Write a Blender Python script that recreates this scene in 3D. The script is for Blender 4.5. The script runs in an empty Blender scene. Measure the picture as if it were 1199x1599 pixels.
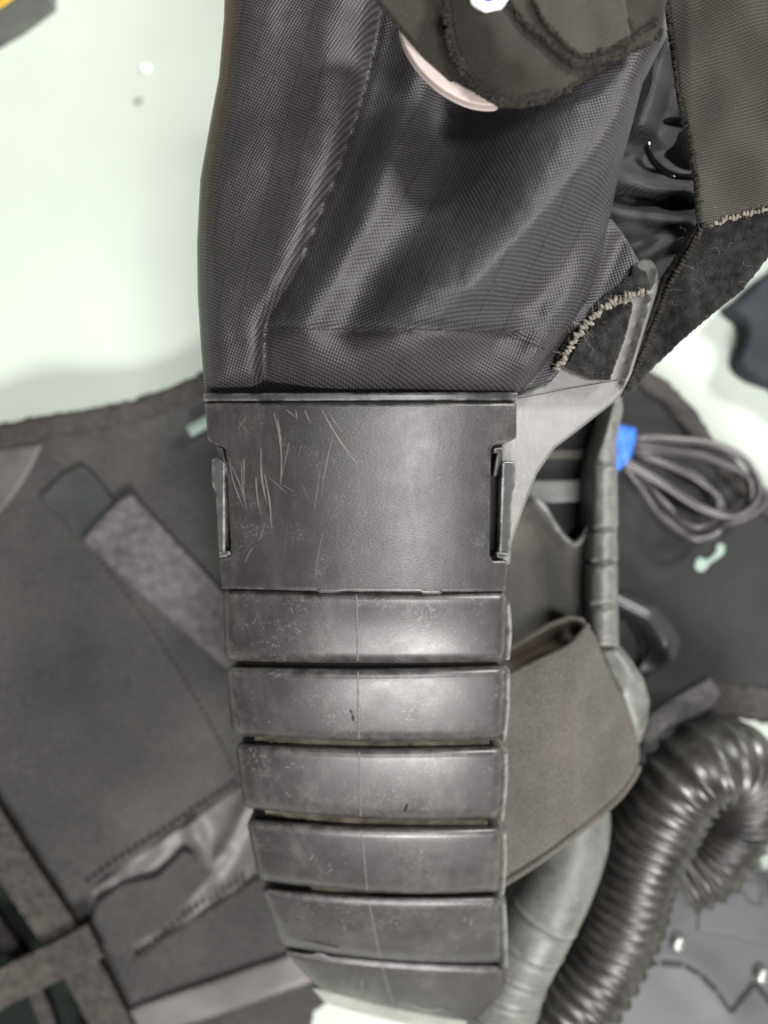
import bpy, bmesh, math, random
import numpy as np
from mathutils import Vector, noise
from mathutils.geometry import delaunay_2d_cdt
R = math.radians
rng = random.Random(7)
SC = bpy.context.scene
COL = SC.collection

# ------------------------------------------------------------------ camera
CAM_H = 0.38           # the phone is held 38 cm above the table, looking straight down
FPX = 1300.0           # focal length in photo pixels (1199 x 1599)
cam_d = bpy.data.cameras.new('camera'); cam = bpy.data.objects.new('camera', cam_d); COL.objects.link(cam)
cam.location = (0, 0, CAM_H)
cam_d.sensor_width = 36; cam_d.lens = FPX / 1599 * 36
cam_d.clip_start = 0.005; cam_d.clip_end = 20
cam_d.dof.use_dof = True; cam_d.dof.focus_distance = 0.219; cam_d.dof.aperture_fstop = 6.0
SC.camera = cam
# ------------------------------------------------------------------ light
SC.view_settings.view_transform = 'Standard'; SC.view_settings.look = 'None'
SC.view_settings.exposure = 0.0; SC.view_settings.gamma = 1
W = bpy.data.worlds.new('World'); SC.world = W; W.use_nodes = True
W.node_tree.nodes['Background'].inputs['Color'].default_value = (0.97, 0.98, 0.95, 1)
W.node_tree.nodes['Background'].inputs['Strength'].default_value = 0.09
def area(name, loc, target, sx, sy, power, color):
    d = bpy.data.lights.new(name, 'AREA'); d.shape = 'RECTANGLE'; d.size = sx; d.size_y = sy; d.energy = power; d.color = color
    o = bpy.data.objects.new(name, d); COL.objects.link(o); o.location = loc
    o.rotation_euler = (Vector(target) - Vector(loc)).to_track_quat('-Z', 'Y').to_euler()
    return o
area('ceiling_lamp', (1.15, 0.95, 1.05), (0.02, 0.02, 0.15), 0.18, 0.34, 37, (1.0, 0.985, 0.96))
area('ceiling_lamp_overhead', (0.36, -0.08, 1.7), (0.02, 0, 0.15), 0.20, 0.55, 20, (1.0, 0.98, 0.97))
area('ceiling_lamp_near', (0.27, -1.14, 1.18), (0.02, -0.05, 0.15), 0.60, 0.34, 34, (1.0, 0.97, 0.95))
SC.cycles.max_bounces = 6

# ------------------------------------------------------------------ helpers
def P(px, py, z):
    s = (CAM_H - z) / FPX
    return ((px - 599.5) * s, -(py - 799.5) * s, z)

def thing(name, label, cat, loc=(0, 0, 0), group=None):
    o = bpy.data.objects.new(name, None); COL.objects.link(o); o.location = loc; o.empty_display_size = 0.01
    o['label'] = label; o['category'] = cat
    if group: o['group'] = group
    return o

def tag(o, label, cat, group=None):
    o['label'] = label; o['category'] = cat
    if group: o['group'] = group
    return o

def link(name, verts, faces, mat, parent=None, smooth=35, mats=None, midx=None):
    me = bpy.data.meshes.new(name); me.from_pydata([tuple(v) for v in verts], [], faces)
    for m in (mats or [mat]): me.materials.append(m)
    if midx is not None:
        for p, i in zip(me.polygons, midx): p.material_index = i
    bm = bmesh.new(); bm.from_mesh(me); bmesh.ops.recalc_face_normals(bm, faces=bm.faces); bm.to_mesh(me); bm.free()
    me.shade_smooth(); me.set_sharp_from_angle(angle=R(smooth))
    o = bpy.data.objects.new(name, me); COL.objects.link(o)
    if parent is not None:
        o.parent = parent
        q, acc = parent, Vector((0, 0, 0))
        while q is not None: acc += q.location; q = q.parent
        o.location = -acc
    return o

def catmull(pts, n=8, closed=False):
    pts = [Vector(p) for p in pts]; out = []; N = len(pts)
    rngi = range(N if closed else N - 1)
    for i in rngi:
        g = (lambda k: pts[k % N]) if closed else (lambda k: pts[min(max(k, 0), N - 1)])
        p0, p1, p2, p3 = g(i - 1), g(i), g(i + 1), g(i + 2)
        for k in range(n):
            t = k / n
            out.append(0.5 * ((2 * p1) + (-p0 + p2) * t + (2 * p0 - 5 * p1 + 4 * p2 - p3) * t * t + (-p0 + 3 * p1 - 3 * p2 + p3) * t ** 3))
    if not closed: out.append(pts[-1])
    return out

def densify(poly, step):
    out = []
    for i in range(len(poly)):
        a = np.array(poly[i], float); b = np.array(poly[(i + 1) % len(poly)], float)
        n = max(1, int(round(np.linalg.norm(b - a) / step)))
        for k in range(n): out.append(a + (b - a) * k / n)
    return np.array(out)

def round_poly(poly, r):
    out = []; n = len(poly)
    for i in range(n):
        p = np.array(poly[i], float); a = np.array(poly[i - 1], float); b = np.array(poly[(i + 1) % n], float)
        da, db = np.linalg.norm(a - p), np.linalg.norm(b - p)
        ri = min(r, da * .45, db * .45)
        pa, pb = p + (a - p) / da * ri, p + (b - p) / db * ri
        for t in (0, .25, .5, .75, 1): out.append((1 - t) ** 2 * pa + 2 * t * (1 - t) * p + t * t * pb)
    return out

def dist_poly(X, Y, pl, closed=True):
    D = np.full(X.shape, 1e9); n = len(pl)
    for i in range(n if closed else n - 1):
        ax, ay = pl[i][:2]; bx, by = pl[(i + 1) % n][:2]
        dx, dy = bx - ax, by - ay; L = dx * dx + dy * dy + 1e-9
        t = np.clip(((X - ax) * dx + (Y - ay) * dy) / L, 0, 1)
        D = np.minimum(D, np.hypot(X - ax - t * dx, Y - ay - t * dy))
    return D

def inside(X, Y, pl):
    c = np.zeros(X.shape, bool); n = len(pl); j = n - 1
    for i in range(n):
        xi, yi = pl[i][:2]; xj, yj = pl[j][:2]
        m = ((yi > Y) != (yj > Y)) & (X < (xj - xi) * (Y - yi) / (yj - yi + 1e-12) + xi)
        c ^= m; j = i
    return c

def slab(name, poly, zf, thick, mat, parent=None, r=6, rz=None, step=10, corner=0, smooth=40, mats=None, pick=None, jit=.0, curve=False):
    """A solid sheet. poly: outline; zf: height of its upper face (number or f(X,Y) in metres); edges rounded over r, falling rz."""
    if curve: poly = [tuple(v)[:2] for v in catmull([(p[0], p[1], 0) for p in poly], 6, True)]
    if corner: poly = round_poly(poly, corner)
    bs = min(step, max(3, r * .8)) if r else step
    bd = densify(poly, bs)
    if jit: bd = bd + np.array([[rng.gauss(0, jit), rng.gauss(0, jit)] for _ in bd])
    pts = [bd]
    if r > 0:
        nx, ny = np.roll(bd[:, 0], -1) - np.roll(bd[:, 0], 1), np.roll(bd[:, 1], -1) - np.roll(bd[:, 1], 1)
        L = np.hypot(nx, ny) + 1e-9; nrm = np.stack([-ny / L, nx / L], 1)
        if not inside(np.array([bd[3, 0] + nrm[3, 0] * .5]), np.array([bd[3, 1] + nrm[3, 1] * .5]), bd)[0]: nrm = -nrm
        for f in (.12, .4, .75, 1.1):
            q = bd + nrm * r * f
            ok = inside(q[:, 0], q[:, 1], bd) & (dist_poly(q[:, 0], q[:, 1], bd) > r * f * .8)
            pts.append(q[ok])
    x0, y0 = bd.min(0); x1, y1 = bd.max(0)
    gx, gy = np.meshgrid(np.arange(x0, x1, step), np.arange(y0, y1, step * .87))
    gx = gx + (np.arange(gx.shape[0]) % 2)[:, None] * step * .5
    gx, gy = gx.ravel(), gy.ravel()
    ok = inside(gx, gy, bd); gx, gy = gx[ok], gy[ok]
    ok = dist_poly(gx, gy, bd) > max(r * 1.1 + bs * .4, step * .35); pts.append(np.stack([gx[ok], gy[ok]], 1))
    allp = np.concatenate(pts); nb = len(bd)
    res = delaunay_2d_cdt([Vector(p) for p in allp], [(i, (i + 1) % nb) for i in range(nb)], [list(range(nb))], 1, 1e-4)
    v2, tris = res[0], [tuple(f) for f in res[2]]
    X = np.array([v.x for v in v2]); Y = np.array([v.y for v in v2])
    Z = zf(X, Y) if callable(zf) else np.full(X.shape, float(zf))
    if r > 0:
        D = np.clip(dist_poly(X, Y, bd), 0, r); rm = rz if rz is not None else r * .00017
        Z = Z - rm * (1 - np.sqrt(np.clip(1 - (1 - D / r) ** 2, 0, 1)))
    top = [P(x, y, z) for x, y, z in zip(X, Y, Z)]
    n = len(top)
    bot = [(a, b, c - thick) for a, b, c in top]
    faces = list(tris) + [tuple(i + n for i in reversed(f)) for f in tris]
    cnt = {}
    for f in tris:
        for a, b in zip(f, f[1:] + f[:1]):
            k = (min(a, b), max(a, b)); cnt.setdefault(k, []).append((a, b))
    side = [(b, a, a + n, b + n) for k, l in cnt.items() if len(l) == 1 for a, b in l]
    midx = None
    if pick:
        def mi(f): return pick(np.mean([X[i % n] for i in f]), np.mean([Y[i % n] for i in f]))
        midx = [mi(f) for f in faces] + [mi(f) for f in side]
    return link(name, top + bot, faces + side, mat, parent, smooth, mats, midx)

def tube(name, path, rad, mat, parent=None, seg=10, flat=1.0, cap=True, twist=None, smooth=60):
    """round (or flattened) bar along 3D path; rad number or f(i, frac)"""
    path = [Vector(p) for p in path]; V, F = [], []; n = len(path); up = Vector((0, 0, 1))
    prevN = None
    for i, p in enumerate(path):
        t = (path[min(i + 1, n - 1)] - path[max(i - 1, 0)]).normalized()
        s = t.cross(up)
        if s.length < 1e-3: s = prevN or Vector((1, 0, 0))
        s.normalize(); prevN = s; u = s.cross(t).normalized()
        rr = rad(i, i / (n - 1)) if callable(rad) else rad
        for k in range(seg):
            a = 2 * math.pi * k / seg
            V.append(p + s * math.cos(a) * rr + u * math.sin(a) * rr * flat)
    for i in range(n - 1):
        for k in range(seg):
            k2 = (k + 1) % seg
            F.append((i * seg + k, i * seg + k2, (i + 1) * seg + k2, (i + 1) * seg + k))
    if cap: F.append(tuple(range(seg))[::-1]); F.append(tuple((n - 1) * seg + k for k in range(seg)))
    return link(name, V, F, mat, parent, smooth)

def resample(path, step):
    path = [Vector(p) for p in path]; out = [path[0]]; acc = 0
    for a, b in zip(path, path[1:]):
        L = (b - a).length; d = step - acc
        while d <= L: out.append(a + (b - a) * (d / L)); d += step
        acc = L - (d - step)
    return out

_ico = None
def ico():
    global _ico
    if _ico is None:
        bm = bmesh.new(); bmesh.ops.create_icosphere(bm, subdivisions=1, radius=1)
        _ico = ([v.co.copy() for v in bm.verts], [tuple(v.index for v in f.verts) for f in bm.faces]); bm.free()
    return _ico

def loops(name, path, mat, parent=None, step=.0008, r=.0005, ratio=1.8, jitter=.4, hair=0.0):
    """overlocked edge: a row of short fat thread loops lying across the edge, plus stray fibres"""
    pts = resample(path, step); V, F = [], []; vs, fs = ico()
    for i, p in enumerate(pts):
        t = (pts[min(i + 1, len(pts) - 1)] - pts[max(i - 1, 0)]).normalized(); s = t.cross(Vector((0, 0, 1))).normalized()
        lean = rng.uniform(-.4, .4) * jitter; s2 = (s + t * lean).normalized(); t2 = s2.cross(Vector((0, 0, 1)))
        k = 1 + rng.uniform(-1, 1) * .35 * jitter
        q = p + s * rng.gauss(0, r * .3 * jitter) + Vector((0, 0, rng.gauss(0, r * .3 * jitter)))
        b = len(V)
        for v in vs: V.append(q + s2 * v.x * r * ratio * k + t2 * v.y * step * .62 + Vector((0, 0, 1)) * v.z * r * k)
        F += [tuple(b + j for j in f) for f in fs]
        if hair and rng.random() < hair:
            for _ in range(2):
                d = Vector((rng.gauss(0, 1), rng.gauss(0, 1), rng.uniform(0, 1))).normalized(); e = Vector((rng.gauss(0, 1), rng.gauss(0, 1), rng.gauss(0, .4))).normalized()
                L = r * rng.uniform(1.5, 4); w = .00003; b = len(V)
                p1 = q + d * L; p2 = p1 + (d + e).normalized() * L * .6
                side = d.cross(Vector((0, 0, 1))).normalized() * w
                V += [q - side, q + side, p1 + side, p1 - side, p2]; F += [(b, b + 1, b + 2, b + 3), (b + 3, b + 2, b + 4)]
    return link(name, V, F, mat, parent, 80)

def stitches(name, path2, zf, mat, parent=None, gap=12, ln=8, w=1.6):
    """sewn stitches: a joined row of short thread pills"""
    pts = resample([Vector((a, b, 0)) for a, b in path2], gap); V, F = [], []; vs, fs = ico()
    for i in range(len(pts) - 1):
        p = pts[i]; t = (pts[i + 1] - p).normalized(); s = Vector((-t.y, t.x, 0)); b = len(V)
        for v in vs:
            q = p + t * v.x * ln / 2 + s * v.y * w
            z = float(zf(np.array([q.x]), np.array([q.y]))[0]) if callable(zf) else zf
            V.append(P(q.x, q.y, z + .0001 + v.z * w * .0002))
        F += [tuple(b + j for j in f) for f in fs]
    return link(name, V, F, mat, parent, 80)

def sdist(X, Y, pl):
    D = np.full(X.shape, 1e9); S = np.ones(X.shape)
    for i in range(len(pl) - 1):
        ax, ay = pl[i]; bx, by = pl[i + 1]; dx, dy = bx - ax, by - ay; L = dx * dx + dy * dy + 1e-9
        t = np.clip(((X - ax) * dx + (Y - ay) * dy) / L, 0, 1); d = np.hypot(X - ax - t * dx, Y - ay - t * dy)
        cr = dx * (Y - ay) - dy * (X - ax); m = d < D; S = np.where(m, np.where(cr > 0, 1, -1), S); D = np.minimum(D, d)
    return D, S

def fold(X, Y, line, amp, w, w2=None):
    """a ridge (amp > 0) or a furrow along a line; w2 gives the other flank its own width"""
    line = [tuple(v)[:2] for v in catmull([(a, b, 0) for a, b in line], 4)]
    D, S = sdist(X, Y, line)
    return amp * np.exp(-(D / (w if w2 is None else np.where(S > 0, w, w2))) ** 2)

def wav(X, Y, s, a, seed=0):
    return a * np.array([noise.noise(Vector((x / s, y / s, seed))) for x, y in zip(X, Y)])

# ------------------------------------------------------------------ materials
def mat(name, base, rough=.5, spec=.5, vary=0.0, vscale=60, vcol=None, bump=0.0, bscale=2500, bstretch=None, fine=0.0, fscale=5000,
        dust=0.0, dcol=(.35, .34, .32), dscale=120, sheen=0.0, metal=0.0, rvar=0.0, coat=0.0, wear=0.0, wcol=(.13, .125, .12), smudge=0.0, scol=(.10, .092, .088)):
    m = bpy.data.materials.new(name); m.use_nodes = True; nt = m.node_tree; N = nt.nodes; L = nt.links
    b = N['Principled BSDF']; b.inputs['Roughness'].default_value = rough
    b.inputs['Specular IOR Level'].default_value = spec; b.inputs['Metallic'].default_value = metal
    if sheen: b.inputs['Sheen Weight'].default_value = sheen; b.inputs['Sheen Roughness'].default_value = .45
    if coat: b.inputs['Coat Weight'].default_value = coat
    tc = N.new('ShaderNodeTexCoord').outputs['Object']
    def nz(scale, detail=4, stretch=None, rgh=.6):
        n = N.new('ShaderNodeTexNoise'); n.inputs['Scale'].default_value = scale; n.inputs['Detail'].default_value = detail; n.inputs['Roughness'].default_value = rgh
        if stretch:
            mp = N.new('ShaderNodeMapping'); mp.inputs['Scale'].default_value = stretch; L.new(tc, mp.inputs['Vector']); L.new(mp.outputs[0], n.inputs['Vector'])
        else: L.new(tc, n.inputs['Vector'])
        return n.outputs['Fac']
    def ramp(f, a, c):
        r = N.new('ShaderNodeMapRange'); r.inputs['From Min'].default_value = a; r.inputs['From Max'].default_value = c; L.new(f, r.inputs['Value']); return r.outputs['Result']
    def mix(f, a, c):
        x = N.new('ShaderNodeMix'); x.data_type = 'RGBA'
        if isinstance(f, (int, float)): x.inputs['Factor'].default_value = f
        else: L.new(f, x.inputs['Factor'])
        for k, s in ((6, a), (7, c)):
            if isinstance(s, tuple): x.inputs[k].default_value = (*s, 1)
            else: L.new(s, x.inputs[k])
        return x.outputs[2]
    col = tuple(base)
    if vary:
        c2 = vcol or tuple(min(1, c * (1 + vary)) for c in base); c1 = tuple(c * (1 - vary * .6) for c in base)
        col = mix(ramp(nz(vscale, 5), .32, .68), c1, c2)
    if fine:
        lo = N.new('ShaderNodeMix'); lo.data_type = 'RGBA'; lo.blend_type = 'MULTIPLY'; lo.inputs['Factor'].default_value = fine
        if isinstance(col, tuple): lo.inputs[6].default_value = (*col, 1)
        else: L.new(col, lo.inputs[6])
        g = ramp(nz(fscale, 2, bstretch), .3, .7); cc = N.new('ShaderNodeCombineColor')
        for k in range(3): L.new(g, cc.inputs[k])
        L.new(cc.outputs[0], lo.inputs[7]); col = lo.outputs[2]
    if dust:
        a = ramp(nz(dscale, 8, None, .75), .5, .75); c = ramp(nz(dscale * 22, 3, None, .7), .52, .66)
        mm = N.new('ShaderNodeMath'); mm.operation = 'MULTIPLY'; L.new(a, mm.inputs[0]); L.new(c, mm.inputs[1])
        m2 = N.new('ShaderNodeMath'); m2.operation = 'MULTIPLY'; m2.inputs[1].default_value = dust; L.new(mm.outputs[0], m2.inputs[0])
        col = mix(m2.outputs[0], col, dcol)
    def mul(a, c):
        x = N.new('ShaderNodeMath'); x.operation = 'MULTIPLY'; x.use_clamp = True; L.new(a, x.inputs[0])
        if isinstance(c, (int, float)): x.inputs[1].default_value = c
        else: L.new(c, x.inputs[1])
        return x.outputs[0]
    if smudge:
        col = mix(mul(mul(ramp(nz(55, 6, (1, .35, 1), .7), .46, .72), ramp(nz(420, 5, (1, .3, 1), .75), .35, .65)), smudge), col, scol)
    if wear:
        g = N.new('ShaderNodeNewGeometry').outputs['Pointiness']
        col = mix(mul(mul(ramp(g, .505, .545), ramp(nz(260, 5), .40, .60)), wear), col, wcol)
    if isinstance(col, tuple): b.inputs['Base Color'].default_value = (*col, 1)
    else: L.new(col, b.inputs['Base Color'])
    if rvar:
        r = N.new('ShaderNodeMapRange'); r.inputs['From Min'].default_value = .35; r.inputs['From Max'].default_value = .65
        r.inputs['To Min'].default_value = rough - rvar; r.inputs['To Max'].default_value = rough + rvar
        L.new(nz(70, 6, None, .7), r.inputs['Value']); L.new(r.outputs['Result'], b.inputs['Roughness'])
    if bump:
        bp = N.new('ShaderNodeBump'); bp.inputs['Strength'].default_value = 1; bp.inputs['Distance'].default_value = bump
        L.new(nz(bscale, 3, bstretch), bp.inputs['Height']); L.new(bp.outputs[0], b.inputs['Normal'])
    return m

def weave(name, c_lo, c_hi, period, ang, rough=.55, spec=.5, bump=.00017, rip=0.0, rang=14, plain=True, sheen=0.0, fleck=0.0, warp=.0001):
    """woven or knitted cloth: crossing threads as relief and thread colour, sheen painted into the lighter tops"""
    m = bpy.data.materials.new(name); m.use_nodes = True; nt = m.node_tree; N = nt.nodes; L = nt.links
    b = N['Principled BSDF']; b.inputs['Roughness'].default_value = rough; b.inputs['Specular IOR Level'].default_value = spec
    if sheen: b.inputs['Sheen Weight'].default_value = sheen
    tc = N.new('ShaderNodeTexCoord').outputs['Object']
    nzw = N.new('ShaderNodeTexNoise'); nzw.inputs['Scale'].default_value = 25; nzw.inputs['Detail'].default_value = 2; L.new(tc, nzw.inputs['Vector'])
    sc = N.new('ShaderNodeVectorMath'); sc.operation = 'SCALE'; sc.inputs['Scale'].default_value = warp * 10; L.new(nzw.outputs['Color'], sc.inputs[0])
    ad = N.new('ShaderNodeVectorMath'); L.new(tc, ad.inputs[0]); L.new(sc.outputs[0], ad.inputs[1])
    mp = N.new('ShaderNodeMapping'); mp.vector_type = 'POINT'; mp.inputs['Rotation'].default_value = (0, 0, R(ang)); L.new(ad.outputs[0], mp.inputs['Vector'])
    sp = N.new('ShaderNodeSeparateXYZ'); L.new(mp.outputs[0], sp.inputs[0])
    def M(op, a, c=None, cl=False):
        n = N.new('ShaderNodeMath'); n.operation = op; n.use_clamp = cl
        for i, s in enumerate((a, c)):
            if s is None: continue
            if isinstance(s, (int, float)): n.inputs[i].default_value = s
            else: L.new(s, n.inputs[i])
        return n.outputs[0]
    k = 2 * math.pi / period
    u, v = M('MULTIPLY', sp.outputs[0], k), M('MULTIPLY', sp.outputs[1], k)
    if plain: h = M('MULTIPLY', M('SINE', u), M('SINE', v))
    else: h = M('SINE', M('ADD', M('MULTIPLY', M('SINE', v), 1.1), u)); h = M('MULTIPLY', h, M('ADD', M('MULTIPLY', M('SINE', M('MULTIPLY', v, 1.0)), .35), .65))
    f = M('ADD', M('MULTIPLY', h, .5), .5)
    n2 = N.new('ShaderNodeTexNoise'); n2.inputs['Scale'].default_value = 1 / period * 1.3; n2.inputs['Detail'].default_value = 2; L.new(tc, n2.inputs['Vector'])
    f2 = M('MULTIPLY', f, M('ADD', n2.outputs['Fac'], .5), True)
    n3 = N.new('ShaderNodeTexNoise'); n3.inputs['Scale'].default_value = 45; n3.inputs['Detail'].default_value = 5; L.new(tc, n3.inputs['Vector'])
    f2 = M('MULTIPLY', f2, M('ADD', M('MULTIPLY', n3.outputs['Fac'], .3), .85), True)
    if rip:
        s3 = N.new('ShaderNodeSeparateXYZ'); L.new(ad.outputs[0], s3.inputs[0])
        xr = M('ADD', M('MULTIPLY', s3.outputs[0], math.cos(R(rang))), M('MULTIPLY', s3.outputs[1], -math.sin(R(rang))))
        lines = M('GREATER_THAN', M('SINE', M('MULTIPLY', xr, 2 * math.pi / rip)), .985)
        f2 = M('MULTIPLY', f2, M('SUBTRACT', 1, M('MULTIPLY', lines, .38)))
    x = N.new('ShaderNodeMix'); x.data_type = 'RGBA'; x.inputs[6].default_value = (*c_lo, 1); x.inputs[7].default_value = (*c_hi, 1); L.new(f2, x.inputs['Factor'])  # raised threads mixed lighter: the cloth's sheen put into its colour
    col = x.outputs[2]
    if fleck:
        n4 = N.new('ShaderNodeTexNoise'); n4.inputs['Scale'].default_value = 1500; n4.inputs['Detail'].default_value = 2; L.new(tc, n4.inputs['Vector'])
        g = M('MULTIPLY', M('GREATER_THAN', n4.outputs['Fac'], .745), fleck)
        y = N.new('ShaderNodeMix'); y.data_type = 'RGBA'; L.new(col, y.inputs[6]); y.inputs[7].default_value = (.4, .37, .33, 1); L.new(g, y.inputs['Factor']); col = y.outputs[2]
    L.new(col, b.inputs['Base Color'])
    bp = N.new('ShaderNodeBump'); bp.inputs['Strength'].default_value = 1; bp.inputs['Distance'].default_value = bump; L.new(f, bp.inputs['Height']); L.new(bp.outputs[0], b.inputs['Normal'])
    return m

M_table = mat('pale_table', (.465, .52, .462), .45, .4, vary=.07, vscale=9, bump=0)
M_panel = mat('textured_black_plastic', (.023, .0215, .021), .39, .65, vary=.35, vscale=40, bump=.00005, bscale=1900, dust=.4, dscale=70, rvar=.05, wear=.8, smudge=.6)
M_trim = mat('black_plastic', (.028, .028, .029), .34, .6, vary=.3, bump=.00004, bscale=2500, dust=.2, wear=.8, wcol=(.2, .2, .19))
M_rib = mat('moulded_rubber', (.0235, .0195, .0195), .405, .75, vary=.4, vscale=45, bump=.00003, bscale=2200, dust=.7, dscale=50, rvar=.06, wear=.35, wcol=(.14, .14, .13), smudge=.9)
M_seam = mat('mould_line', (.12, .115, .11), .45, .5)
M_gap = mat('dusty_inner_band', (.12, .105, .08), .9, .2, vary=.9, vcol=(.22, .195, .15), vscale=160, bump=.0002, bscale=1500)
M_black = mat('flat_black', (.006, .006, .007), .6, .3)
M_scr = mat('scratched_plastic', (.15, .14, .13), .6, .4)
M_plate = mat('grey_side_plastic', (.115, .113, .107), .38, .55, vary=.3, vscale=70, bump=.00005, bscale=900, bstretch=(1, .25, 1), dust=.4, dscale=60, smudge=.6, scol=(.22, .215, .20))
M_greyarm = mat('grey_rubber', (.085, .088, .082), .45, .5, vary=.35, vscale=90, bump=.00005, smudge=.6, scol=(.19, .19, .175), wear=.5, wcol=(.26, .26, .24))
M_nylA = weave('nylon_left_gore', (.003, .003, .004), (.068, .061, .066), .00107, 75, .48, .5, rip=.0062, fleck=.3)
M_nylB = weave('nylon_right_gore', (.002, .002, .003), (.062, .057, .064), .00110, 32, .48, .5, rip=.0072, rang=24, fleck=.3)
M_nylC = weave('nylon_hem', (.003, .0025, .003), (.060, .054, .055), .00107, 68, .48, .5)
M_nylD = weave('nylon_dark', (.006, .006, .008), (.04, .04, .045), .0007, 40, .45, .6)
M_knit = weave('knit_strap', (.009, .008, .007), (.052, .046, .038), .0007, 25, .85, .15, plain=False, sheen=.08, fleck=.25, bump=.00022)
M_knit2 = weave('knit_band', (.018, .016, .014), (.080, .073, .063), .00068, 80, .85, .15, plain=False, sheen=.08, fleck=.3, bump=.00016, warp=.0005)
M_fuzz = mat('hook_and_loop_fuzz', (.022, .022, .022), .95, .1, vary=.9, vscale=300, bump=.0008, bscale=1100, fine=.5, fscale=2500, sheen=.10)
M_thread = mat('black_thread', (.026, .023, .020), .9, .1, vary=.7, vscale=900)
M_thread2 = mat('worn_grey_thread', (.17, .155, .13), .9, .15, vary=.6, vscale=700)
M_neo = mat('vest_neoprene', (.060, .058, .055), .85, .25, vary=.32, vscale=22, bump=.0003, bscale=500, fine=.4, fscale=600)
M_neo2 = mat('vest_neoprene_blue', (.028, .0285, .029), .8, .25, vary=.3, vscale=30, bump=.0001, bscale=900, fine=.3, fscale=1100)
M_bind = mat('binding_tape', (.046, .042, .040), .9, .2, vary=.4, vscale=300, bump=.0002, bscale=800)
M_tape = mat('grey_webbing_tape', (.085, .080, .083), .8, .3, vary=.55, vscale=260, bump=.0003, bscale=500)
M_web = mat('taupe_webbing', (.068, .062, .055), .85, .2, vary=.5, vscale=330, bump=.0006, bscale=420, fine=.5, fscale=900)
M_label = mat('dark_green_label', (.030, .035, .034), .6, .3, vary=.3, vscale=60)
M_satin = mat('grey_satin', (.10, .093, .088), .5, .5, vary=.3, vscale=60)
M_elastic = mat('grey_elastic', (.098, .091, .080), .85, .2, vary=.25, vscale=35, bump=.0002, bscale=700, fine=.45, fscale=1300)
M_elasin = mat('elastic_inside', (.065, .052, .043), .9, .1, vary=.3, vscale=100)
M_pad = mat('grey_pad', (.085, .082, .073), .85, .2, vary=.3, vscale=60, bump=.0001, bscale=1200, fine=.2)
M_hose = mat('hose_plastic', (.026, .024, .021), .37, .55, vary=.6, vscale=90, dust=.6, dscale=90, rvar=.08)
M_case = mat('slate_case', (.040, .043, .047), .5, .45, vary=.25, vscale=50, bump=.00004, dust=.2)
M_case2 = mat('slate_case_recess', (.045, .048, .053), .6, .4)
M_cable = mat('cable_sheath', (.05, .045, .045), .35, .55, vary=.2)
M_blue = mat('blue_tape', (.025, .13, .50), .45, .4, vary=.5, vscale=160, bump=.0004, bscale=300)
M_eye = mat('mint_eyelet', (.26, .34, .30), .4, .5)
M_metal = mat('bright_screw', (.42, .43, .40), .35, .5, metal=.8)
M_gloss = mat('glossy_black', (.006, .006, .006), .08, .7)
M_latch = mat('worn_latch_plastic', (.05, .05, .049), .32, .65, vary=.3, dust=.3, wear=.9, wcol=(.28, .28, .26))
M_lip = mat('pale_lip', (.26, .27, .24), .6, .4, vary=.3)
M_grime = mat('dark_grime', (.010, .009, .009), .8, .2)
M_pale = mat('pale_speck', (.30, .33, .30), .6, .3)
M_satdark = mat('dark_satin', (.016, .014, .017), .38, .6, vary=.3)
M_beige = mat('pinkish_plastic', (.58, .50, .46), .5, .4, vary=.1)
M_white = mat('white_label', (.85, .86, .88), .5, .4)
M_yellow = mat('yellow_plastic', (.75, .45, .03), .5, .4)
M_navy = mat('navy_fabric', (.022, .027, .033), .8, .3, vary=.3)
M_olive = mat('dark_underside', (.006, .010, .008), .8, .2)

# ================================================================== SETTING
bm = bmesh.new(); bmesh.ops.create_grid(bm, x_segments=8, y_segments=8, size=1.5)
me = bpy.data.meshes.new('table_top'); bm.to_mesh(me); bm.free(); me.materials.append(M_table)
tb = bpy.data.objects.new('table_top', me); COL.objects.link(tb); tb['kind'] = 'structure'

# ================================================================== RIBBED FRAME
ZS = [(-200, .165), (600, .160), (925, .1555), (1040, .151), (1160, .142), (1280, .1315), (1390, .119), (1490, .102), (1560, .086), (1620, .070), (1720, .035)]
CX = [(-200, 563), (600, 563), (925, 569), (1160, 572), (1280, 580), (1400, 592), (1500, 612), (1560, 640), (1620, 665), (1720, 690)]
HW = [(-200, 245), (600, 245), (925, 223), (1160, 213), (1280, 202), (1400, 190), (1500, 175), (1600, 150), (1720, 130)]
def ip(T, y): return np.interp(y, [a for a, _ in T], [b for _, b in T])
def zspine(X, Y, crown=.0075):
    u = (X - ip(CX, Y)) / ip(HW, Y)
    return ip(ZS, Y) - crown * np.abs(u) ** 2.4
FR = thing('ribbed_frame', 'black ribbed plastic frame with scratched cuff panel, stitched nylon sleeve and curved ribs', 'wearable frame', (0, 0, .0))

cuff_out = [(320, 631), (340, 629), (560, 630), (790, 629), (806, 629), (806, 684), (788, 692), (770, 695), (766, 702), (764, 868), (769, 875), (792, 875), (789, 923), (690, 925), (688, 928), (660, 928), (656, 925), (540, 924),
            (525, 926), (500, 926), (494, 923), (347, 919), (343, 873), (360, 868), (361, 850), (353, 702), (348, 698), (337, 694), (325, 687)]
cuff = slab('cuff_panel', cuff_out, lambda X, Y: zspine(X, Y) + .0002, .006, M_panel, FR, r=5, rz=.0008, step=8, corner=2)
slab('collar_rim', [(318, 614), (808, 612), (809, 625), (318, 626)], lambda X, Y: zspine(X, Y) - .0002, .012, M_trim, cuff, r=4, rz=.0006, step=6, corner=2)
slab('slot_lining', [(345, 640), (785, 640), (780, 918), (352, 914)], lambda X, Y: zspine(X, Y) - .0066, .008, M_black, cuff, r=0, step=20)
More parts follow.
